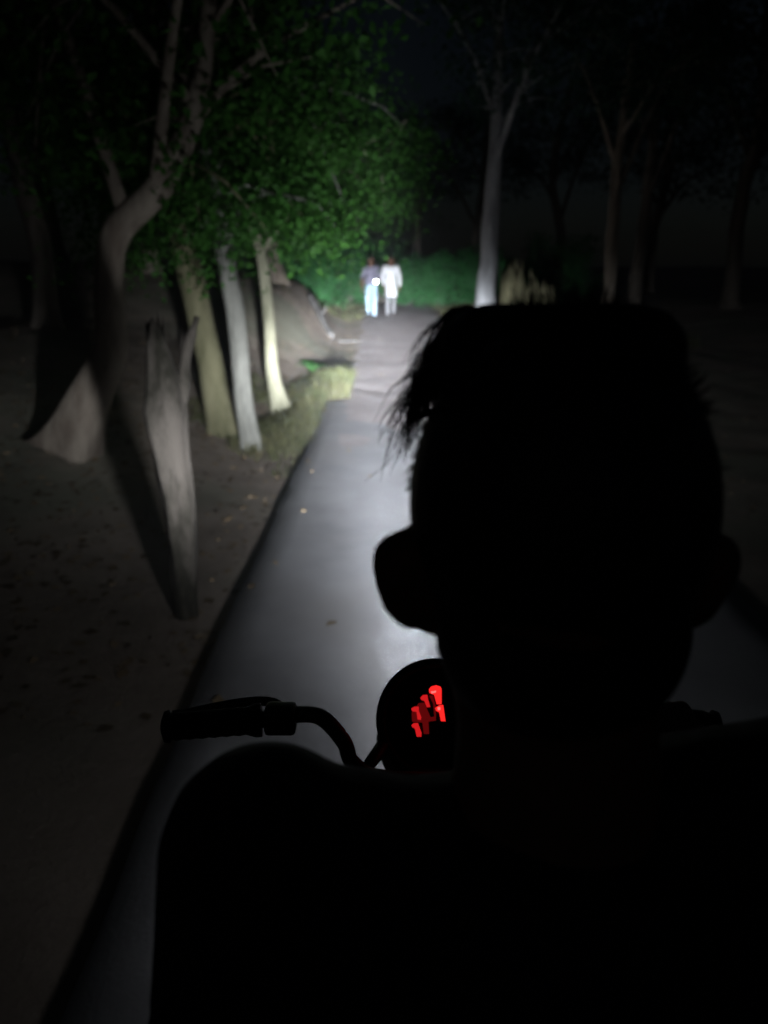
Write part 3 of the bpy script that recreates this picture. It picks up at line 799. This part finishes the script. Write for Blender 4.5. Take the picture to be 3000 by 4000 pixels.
# --- walkers
def walker(x, y, kind, label):
    z = gz(x, y); t = empty('person', (x, y, z), label, 'person')
    def p(a, b_, c): return Vector((x + a, y + b_, z + c))
    b = MB(); P, m = head(b, p(0, -.01, 1.60), 0.05 if kind == 'torch' else -.1, 0.05, 1.0)
    b.cap(p(0, .0, 1.54), p(0, .015, 1.42), .055, .060)
    b.ell(p(0, 0.01, 1.27), (.155, .10, .17)); b.ell(p(0, 0.01, 1.08), (.135, .095, .15)); b.ell(p(0, .01, .95), (.15, .11, .10))
    SL, SR = p(.18, .01, 1.38), p(-.18, .01, 1.38); b.cap(SL, SR, .05, .05)
    if kind == 'torch':
        EL, HL = p(.24, .02, 1.10), p(.17, -.20, 1.02); ER, HR = p(-.25, .05, 1.11), p(-.26, -.06, .86)
        legs = [(p(.085, 0, .92), p(.10, -.10, .50), p(.09, -.13, .09)), (p(-.085, 0, .92), p(-.09, .03, .50), p(-.08, .20, .13))]
    else:
        EL, HL = p(.25, .07, 1.12), p(.26, .0, .86); ER, HR = p(-.24, -.02, 1.12), p(-.22, -.16, .90)
        legs = [(p(.085, 0, .92), p(.09, .03, .50), p(.08, .18, .12)), (p(-.085, 0, .92), p(-.10, -.09, .50), p(-.09, -.12, .09))]
    for a, e, h in ((SL, EL, HL), (SR, ER, HR)): b.cap(a, e, .048, .038); b.cap(e, h, .038, .026)
    if kind == 'torch': hand(b, HL, (-.35, -.9, .05), (-1, .3, 0), 1, 1.0)
    else: hand(b, HL, (0, -.1, -1), (-1, 0, 0), 1, .4)
    hand(b, HR, (0, -.1, -1), (1, 0, 0), -1, .4)
    for h, k, a in legs: b.cap(h, k, .085, .055); b.cap(k, a, .055, .036); b.cap(a + Vector((0, 0, -.04)), a + Vector((0, -.14, -.06)), .036, .028)
    b.remesh('body', M['skin'], t, .008, 3); eyes(t, P, m)
    c = MB()
    c.ell(p(0, .01, 1.27), (.175, .122, .175)); c.ell(p(0, .01, 1.09), (.160, .118, .16)); c.cap(SL, SR, .062, .062)
    low = .93 if kind == 'torch' else .58
    c.lathe(p(0, .01, low), (0, 0, 1), [(0, .19), (.05, .185), (1.10 - low, .15)], 26)
    for a, e, h in ((SL, EL, HL), (SR, ER, HR)):
        c.cap(a, e, .064, .056)
        if kind != 'torch': c.cap(e, e.lerp(h, .85), .056, .044)
    c.remesh('shirt', M['mauve_cloth'] if kind == 'torch' else M['white_cloth'], t, .008, 4)
    c = MB(); c.ell(p(0, .01, .93), (.165, .122, .11))
    for h, k, a in legs: c.cap(h, k, .098, .074); c.cap(k, k.lerp(a, .93), .072, .060)
    c.remesh('trousers', M['jeans'] if kind == 'torch' else M['grey_cloth'], t, .008, 3)
    for h, k, a in legs:
        s = MB(); s.cap(a + Vector((0, .03, -.045)), a + Vector((0, -.16, -.062)), .045, .036); s.cap(a + Vector((0, .01, -.03)), a, .042, .042); s.remesh('shoe', M['shoe'], t, .008, 2)
    hr = MB(); hr.ell(p(0, .014, 1.622), (.086, .095, .092)); hr.ell(p(0, .05, 1.575), (.078, .06, .075)); hr.ell(p(0, -.055, 1.675), (.06, .045, .03))
    hr.remesh('hair', M['hair'], t, .008, 2)
    return HL
hp = walker(-0.37, 23.6, 'torch', 'person in a mauve-grey shirt and light blue jeans holding a lit torch')
walker(0.20, 23.8, 'plain', 'person in a long white shirt walking beside the torch holder')

# torch in the hand
def torch(p):
    d = Vector((0.02, -1, -0.04)).normalized(); g = p + Vector((-.03, -.085, 0.0))
    t = empty('torch', g, 'lit white torch held in front of the light blue jeans', 'torch')
    MB().lathe(g - d * .07, d, [(0, .016), (.004, .019), (.10, .019), (.12, .026), (.15, .044), (.175, .046)], 20).build('barrel', M['black_plastic'], t)
    MB().lathe(g + d * .106, d, [(0, .038), (.004, .041), (.008, .030)], 20).build('lens', M['torch_lens'], t)
    l = bpy.data.lights.new('torch_bulb', 'SPOT'); l.energy = 40; l.spot_size = R(100); l.spot_blend = 1; l.color = (.85, .93, 1); l.shadow_soft_size = .03
    o = bpy.data.objects.new('torch_bulb', l); C.objects.link(o); o.parent = t
    o.location = d * .13; o.rotation_euler = d.to_track_quat('-Z', 'Y').to_euler()
torch(hp)

# ------------------------------------------------------------------ the motorcycle
def bike():
    t = empty('motorcycle', (BX, 0.6, 0.0), 'dark motorcycle under the rider with a round red-lit gauge and wide handlebar', 'motorcycle')
    def p(x, y, z): return Vector((BX + x, y, z))
    # handlebar
    left = [(-.285 - BX, .905, 1.046), (-.165 - BX, .915, 1.050), (-.115 - BX, .925, 1.052), (-.083 - BX, .932, 1.042), (-.055 - BX, .940, 1.000), (-.043 - BX, .946, .962), (-.02 - BX + .02, .955, .932)]
    pts = [p(*q) for q in left] + [p(-q[0], q[1], q[2]) for q in reversed(left)]
    MB().tube(spline(pts, 6), .0112, 12).build('handlebar', M['bar_metal'], t)
    for q in (-1, 1):
        a = p(q * .362, .9045, 1.046); b = p(q * .237, .915, 1.050); d = (b - a).normalized(); L = (b - a).length
        prof = [(-.004, .010), (0, .020), (.006, .0215)] + [(.008 + i * .008, .0175 + (.0012 if i % 2 else 0)) for i in range(13)] + [(L - .008, .022), (L, .022)]
        MB().lathe(a, d, prof, 20).build('grip', M['rubber'], t)
        # switch housing and lever
        h = p(q * .212, .917, 1.051)
        MB().box(h, (.042, .034, .036)).build('switch_housing', M['black_plastic'], t, bevel=.006)
        lv = spline([p(q * .20, .935, 1.05), p(q * .235, .965, 1.048), p(q * .29, .970, 1.040), p(q * .365, .955, 1.030)], 5)
        MB().tube(lv, [.007] * (len(lv) - 1) + [.009], 8).build('lever', M['bar_metal'], t)
    MB().box(p(0, .958, .915), (.09, .05, .035)).build('handlebar_clamp', M['bar_metal'], t, bevel=.006)
    # round instrument pod; faces back and up to the rider
    nrm = Vector((0, -.80, .60)).normalized(); gc = Vector((.078, 1.02, .985))
    pod = MB().lathe(gc, nrm, [(-.075, .035), (-.06, .065), (-.03, .084), (-.004, .090), (.004, .090), (.008, .086), (.008, .078), (.001, .075), (.0, .001)], 40).build('instrument_pod', M['black_plastic'], t)
    MB().lathe(gc + nrm * .0015, nrm, [(0, .0745), (.0012, .0745)], 40).build('dial', M['dial'], pod)
    right = Vector((1, 0, 0)); up = nrm.cross(right).normalized()
    if up.z < 0: up = -up
    # red display: bars and one painted glow sheet read from the photograph, in dial coordinates (px of the 350 px wide crop -> metres)
    th = R(PITCH); cf = Vector((0, math.cos(th), -math.sin(th))); cu = Vector((0, math.sin(th), math.cos(th)))
    def onDial(cx, cy):
        px, py = 1500 + cx * 350 / 1659, 2600 + cy * 350 / 1659
        d = cf + right * ((px - 1500) / 3080.0) + cu * ((2000 - py) / 3080.0)
        o = Vector((0, 0, 1.62)); k = (gc - o).dot(nrm) / d.dot(nrm); w = o + d * k - gc
        return w.dot(right), w.dot(up)
    def seg_or_glow(poly, m, lift):
        q = [onDial(*c) for c in poly]; n = len(q)
        v = [gc + right * a + up * b + nrm * (lift + h) for h in (0, .0012) for (a, b) in q]
        f = [tuple(range(n, 2 * n))] + [(i, (i + 1) % n, n + (i + 1) % n, n + i) for i in range(n)]
        o = MB().add(v, f).build('display_segment_or_glow', m, pod, smooth=False)
    Z = .0030
    seg_or_glow([(830, 450), (870, 395), (960, 372), (1040, 395), (1062, 440), (1062, 720), (975, 720), (925, 545), (840, 510)], M['red_hot'], Z)
    seg_or_glow([(945, 790), (1020, 740), (1092, 735), (1105, 830), (1135, 1035), (1052, 1030), (1020, 870), (960, 840)], M['red_hot'], Z)
    seg_or_glow([(672, 600), (720, 550), (800, 545), (815, 640), (855, 770), (790, 775), (745, 660), (690, 640)], M['red_mid'], Z)
    seg_or_glow([(505, 800), (560, 765), (640, 765), (645, 850), (690, 960), (680, 1010), (620, 1000), (600, 860), (520, 850)], M['red_mid'], Z)
    seg_or_glow([(508, 1105), (550, 1070), (625, 1065), (650, 1130), (692, 1250), (690, 1320), (605, 1320), (570, 1170), (520, 1140)], M['red_mid'], Z)
    seg_or_glow([(730, 820), (815, 960), (832, 1268), (735, 1268), (700, 1000)], M['red_dim'], Z)
    seg_or_glow([(640, 700), (745, 690), (860, 960), (930, 945), (905, 700), (830, 560), (905, 560), (960, 760), (960, 1020), (700, 1060), (520, 1040), (510, 880)], M['red_dim'], Z - .0014)  # no bar: dim sheet behind them, painted as their red glow
    seg_or_glow([(862, 490), (960, 472), (958, 505), (880, 525)], M['red_core'], Z + .0014)
    seg_or_glow([(985, 780), (1035, 775), (1040, 825), (995, 835)], M['red_core'], Z + .0014)
    # small bracket under the pod
    MB().tube([p(-.075, 1.0, .955), p(-.10, .965, .94), p(-.085, .955, .925)], .012, 8).build('bracket', M['bar_metal'], t)
    # headlight
    hd = Vector((0, 1, -.06)).normalized(); hcn = p(0, 1.10, .845)
    hl = MB().lathe(hcn, hd, [(0, .02), (.01, .05), (.04, .078), (.085, .088), (.095, .088), (.1, .083), (.1, .078)], 32).build('headlight', M['black_plastic'], t)
    MB().lathe(hcn + hd * .099, hd, [(0, .077), (.006, .074), (.014, .05), (.017, .001)], 32).build('lens', M['lens'], hl)
    for q in (-1, 1):
        MB().tube([p(q * .088, 1.12, .80), p(q * .15, 1.12, .79)], .007, 8).build('indicator_stalk', M['black_plastic'], t)
        MB().lathe(p(q * .165, 1.09, .79), (0, 1, 0), [(0, .010), (.015, .026), (.05, .028), (.056, .02)], 14).build('indicator', M['amber'], t)
    # steering head, forks, wheels
    for q in (-1, 1):
        MB().tube([p(q * .085, .965, .91), p(q * .085, 1.10, .60), p(q * .085, 1.235, .30)], [.019, .02, .025], 12).build('fork_leg', M['steel'], t)
    MB().box(p(0, .975, .885), (.21, .07, .03)).build('top_yoke', M['bar_metal'], t, bevel=.006)
    MB().box(p(0, 1.03, .76), (.21, .07, .03)).build('lower_yoke', M['bar_metal'], t, bevel=.006)
    def wheel(y, name):
        c = p(0, y, .30); w = empty_child(name, c)
        prof = []
        def ring(R0, r0, n=40, k=10, sx=1.0):
            v = []; f = []
            for i in range(n):
                a = 2 * math.pi * i / n
                for j in range(k):
                    b = 2 * math.pi * j / k; rr = R0 + r0 * math.cos(b); v.append(c + Vector((r0 * sx * math.sin(b), rr * math.cos(a), rr * math.sin(a))))
            for i in range(n):
                for j in range(k): f.append((i * k + j, ((i + 1) % n) * k + j, ((i + 1) % n) * k + (j + 1) % k, i * k + (j + 1) % k))
            return v, f
        MB().add(*ring(.258, .045)).build('tyre', M['rubber'], w)
        MB().add(*ring(.218, .016, sx=1.8)).build('rim', M['steel'], w)
        MB().lathe(c - Vector((.06, 0, 0)), (1, 0, 0), [(0, .03), (.02, .05), (.10, .05), (.12, .03)], 20).build('hub', M['steel'], w)
        for i in range(6):
            a = math.pi / 3 * i; d = Vector((0, math.cos(a), math.sin(a)))
            MB().tube([c + d * .04, c + d * .21], [.017, .012], 8).build('spoke', M['steel'], w)
    def empty_child(name, loc):
        o = bpy.data.objects.new(name, None); C.objects.link(o); o.parent = t; o.location = loc - t.location; o.empty_display_size = .05; return o
    wheel(1.24, 'front_wheel'); wheel(-.04, 'rear_wheel')
    def fender(y, a0, a1, w_, R0, name):
        v = []; f = []; n = 14; k = 7
        for s_ in (0, .006):
            for i in range(n):
                a = a0 + (a1 - a0) * i / (n - 1)
                for j in range(k):
                    u = -1 + 2 * j / (k - 1); rr = R0 + s_ - .03 * u * u; v.append(p(u * w_, y + rr * math.cos(a), .30 + rr * math.sin(a)))
        m_ = n * k
        for i in range(n - 1):
            for j in range(k - 1):
                q = (i * k + j, (i + 1) * k + j, (i + 1) * k + j + 1, i * k + j + 1); f.append(q[::-1]); f.append(tuple(x + m_ for x in q))
        MB().add(v, f).build(name, M['paint'], t)
    fender(1.24, R(20), R(165), .062, .335, 'front_fender'); fender(-.04, R(35), R(190), .075, .36, 'rear_fender')
    # tank, seat, panels, engine
    tk = MB(); tk.ell(p(0, .74, .83), (.135, .21, .105)); tk.ell(p(0, .86, .86), (.115, .11, .085)); tk.cap(p(0, .55, .79), p(0, .70, .82), .085, .11); tk.remesh('fuel_tank', M['paint'], t, .01, 5)
    st = MB(); st.cap(p(-.055, .48, .755), p(-.10, .22, .765), .045, .05); st.cap(p(.055, .48, .755), p(.10, .22, .765), .045, .05); st.cap(p(0, .5, .76), p(0, .2, .765), .05, .055)
    st.cap(p(-.08, .16, .79), p(-.07, -.22, .82), .048, .04); st.cap(p(.08, .16, .79), p(.07, -.22, .82), .048, .04); st.cap(p(0, .16, .79), p(0, -.24, .82), .055, .05); st.remesh('seat', M['rubber'], t, .01, 5)
    for q in (-1, 1):
        MB().box(p(q * .12, .30, .63), (.025, .30, .17), Matrix.Rotation(-.2, 3, 'X')).build('side_panel', M['paint'], t, bevel=.012)
        MB().tube([p(q * .13, .02, .60), p(q * .12, -.04 + .01, .32)], [.024, .018], 10).build('rear_shock', M['steel'], t)
        MB().tube([p(q * .095, .40, .38), p(q * .095, -.04, .30)], .02, 8).build('swingarm', M['bar_metal'], t)
        MB().cap(p(q * .12, .52, .35), p(q * .235, .52, .35), .014, .014).build('foot_peg', M['rubber'], t)
        MB().tube(spline([p(q * .06, .96, .86), p(q * .10, .72, .70), p(q * .10, .45, .66), p(q * .10, -.15, .72)], 5), .016, 8).build('frame_rail', M['bar_metal'], t)
    MB().tube(spline([p(0, .97, .82), p(0, .92, .55), p(0, .80, .36), p(0, .45, .33)], 6), .02, 10).build('down_tube', M['bar_metal'], t)
    en = MB(); en.box(p(0, .60, .44), (.22, .30, .18)); en.build('engine_case', M['steel'], t, bevel=.03)
    for i in range(7): MB().box(p(0, .72 + i * .006, .54 + i * .016), (.17, .15, .006), Matrix.Rotation(-.25, 3, 'X')).build('cooling_fin', M['steel'], t)
    MB().tube(spline([p(.06, .82, .52), p(.10, .88, .38), p(.14, .60, .30), p(.15, .2, .30), p(.17, -.25, .42)], 6), [.02] * 13 + [.04] * 12, 12).build('exhaust', M['steel'], t)
    MB().box(p(0, -.34, .72), (.12, .06, .07)).build('tail_light', M['tail_red'], t, bevel=.012)
    MB().tube([p(0, -.24, .79), p(0, -.33, .74)], .02, 8).build('tail_bracket', M['black_plastic'], t)
    # the lit bulb: a beam pattern like a road lamp's, brightest just below the horizontal
    l = bpy.data.lights.new('headlight_bulb', 'SPOT'); l.energy = 1.0; l.spot_size = R(150); l.spot_blend = 0.6; l.shadow_soft_size = .07; l.color = (0.90, 0.94, 1.0)
    o = bpy.data.objects.new('headlight_bulb', l); C.objects.link(o); o.parent = t
    o.location = hcn + hd * .135 - t.location
    o.rotation_euler = (R(90), 0, R(1.0))                      # -Z looks along +Y, level
    l.use_nodes = True; nt = l.node_tree; N = nt.nodes; L = nt.links
    em = N['Emission']; tc = N.new('ShaderNodeTexCoord'); sp = N.new('ShaderNodeSeparateXYZ'); L.new(tc.outputs['Normal'], sp.inputs[0])
    def math_(op, a, b=None):
        n = N.new('ShaderNodeMath'); n.operation = op
        for i, q in enumerate((a, b)):
            if q is None: continue
            if isinstance(q, (int, float)): n.inputs[i].default_value = q
            else: L.new(q, n.inputs[i])
        return n.outputs[0]
    fwd = math_('ABSOLUTE', sp.outputs['Z']); fwd = math_('MAXIMUM', fwd, .05)
    u = math_('MULTIPLY', math_('ARCTAN2', sp.outputs['X'], fwd), 180 / math.pi)       # degrees sideways
    w = math_('MULTIPLY', math_('ARCTAN2', sp.outputs['Y'], fwd), 180 / math.pi)       # degrees upward
    def curve(val, pts, lo, hi):
        mr = N.new('ShaderNodeMapRange'); mr.inputs['From Min'].default_value = lo; mr.inputs['From Max'].default_value = hi; L.new(val, mr.inputs['Value'])
        fc = N.new('ShaderNodeFloatCurve'); cv = fc.mapping.curves[0]
        while len(cv.points) > 2: cv.points.remove(cv.points[1])
        for i, (a, b) in enumerate(pts):
            a = (a - lo) / (hi - lo)
            if i == 0: cv.points[0].location = (a, b)
            elif i == len(pts) - 1: cv.points[len(cv.points) - 1].location = (a, b)
            else: cv.points.new(a, b)
        for q in cv.points: q.handle_type = 'VECTOR'
        fc.mapping.update(); L.new(mr.outputs[0], fc.inputs['Value']); return fc.outputs[0]
    # curves hold log10(intensity) / 4
    lg = lambda q: math.log10(q) / 4
    vert = curve(w, [(-60, lg(1.01)), (-45, lg(1.25)), (-29, lg(4.4)), (-20, lg(15)), (-12, lg(85)), (-8, lg(220)), (-4, lg(320)), (-1, lg(300)), (2, lg(240)), (5, lg(165)), (10, lg(85)), (14, lg(38)), (20, lg(11)), (35, lg(2.2)), (60, lg(1.01))], -60, 60)
    hor = curve(math_('ABSOLUTE', u), [(0, 1), (4, .96), (8, .84), (14, .67), (20, .51), (28, .39), (38, .27), (50, .06), (70, .0)], 0, 70)
    vl = math_('MULTIPLY', vert, 4.0)
    hl_ = math_('MULTIPLY', math_('SUBTRACT', hor, 1.0), 2.4)
    # dipped-beam pattern: the cut-off sits lower on the oncoming side than on the kerb side
    def ramp(v, a, b):
        mr = N.new('ShaderNodeMapRange'); mr.interpolation_type = 'SMOOTHSTEP'; mr.inputs['From Min'].default_value = a; mr.inputs['From Max'].default_value = b; L.new(v, mr.inputs['Value']); return mr.outputs[0]
    cut = math_('MULTIPLY', math_('MULTIPLY', ramp(u, 0.5, 6.0), ramp(w, 0.8, 6.5)), -1.1)
    I = math_('POWER', 10.0, math_('MAXIMUM', math_('ADD', math_('ADD', vl, hl_), cut), -1.5))
    # narrow hot spot of the main beam
    e = math_('ADD', math_('POWER', math_('DIVIDE', math_('ABSOLUTE', u), 6.0), 2.0), math_('POWER', math_('ABSOLUTE', math_('DIVIDE', math_('ADD', w, 1.8), 2.7)), 2.0))
    hot = math_('MULTIPLY', math_('POWER', 2.71828, math_('MULTIPLY', e, -1.0)), 2700.0)
    L.new(math_('MULTIPLY', math_('ADD', I, hot), HEAD_POWER * 39.48), em.inputs['Strength'])
bike()

# ------------------------------------------------------------------ thin haze added mostly for lens bloom, lit by the headlight
def haze():
    v = MB().box(((xs[0] + xs[-1]) / 2, (ys[0] + ys[-1]) / 2, 9.0), (xs[-1] - xs[0] + 4, ys[-1] - ys[0] + 4, 24.0))
    o = link('haze', v.mesh('haze', False), None)
    m = bpy.data.materials.new('bloom_haze'); m.use_nodes = True; nt = m.node_tree; nt.nodes.clear()
    out = nt.nodes.new('ShaderNodeOutputMaterial'); pv = nt.nodes.new('ShaderNodeVolumePrincipled')
    pv.inputs['Color'].default_value = (.86, .92, 1, 1); pv.inputs['Density'].default_value = HAZE; pv.inputs['Anisotropy'].default_value = 0.0
    nt.links.new(pv.outputs[0], out.inputs['Volume']); o.data.materials.append(m)
    tag(o, 'thin haze added over the track, mostly for lens bloom', None, None, 'stuff')
HAZE = 0.0014
haze()
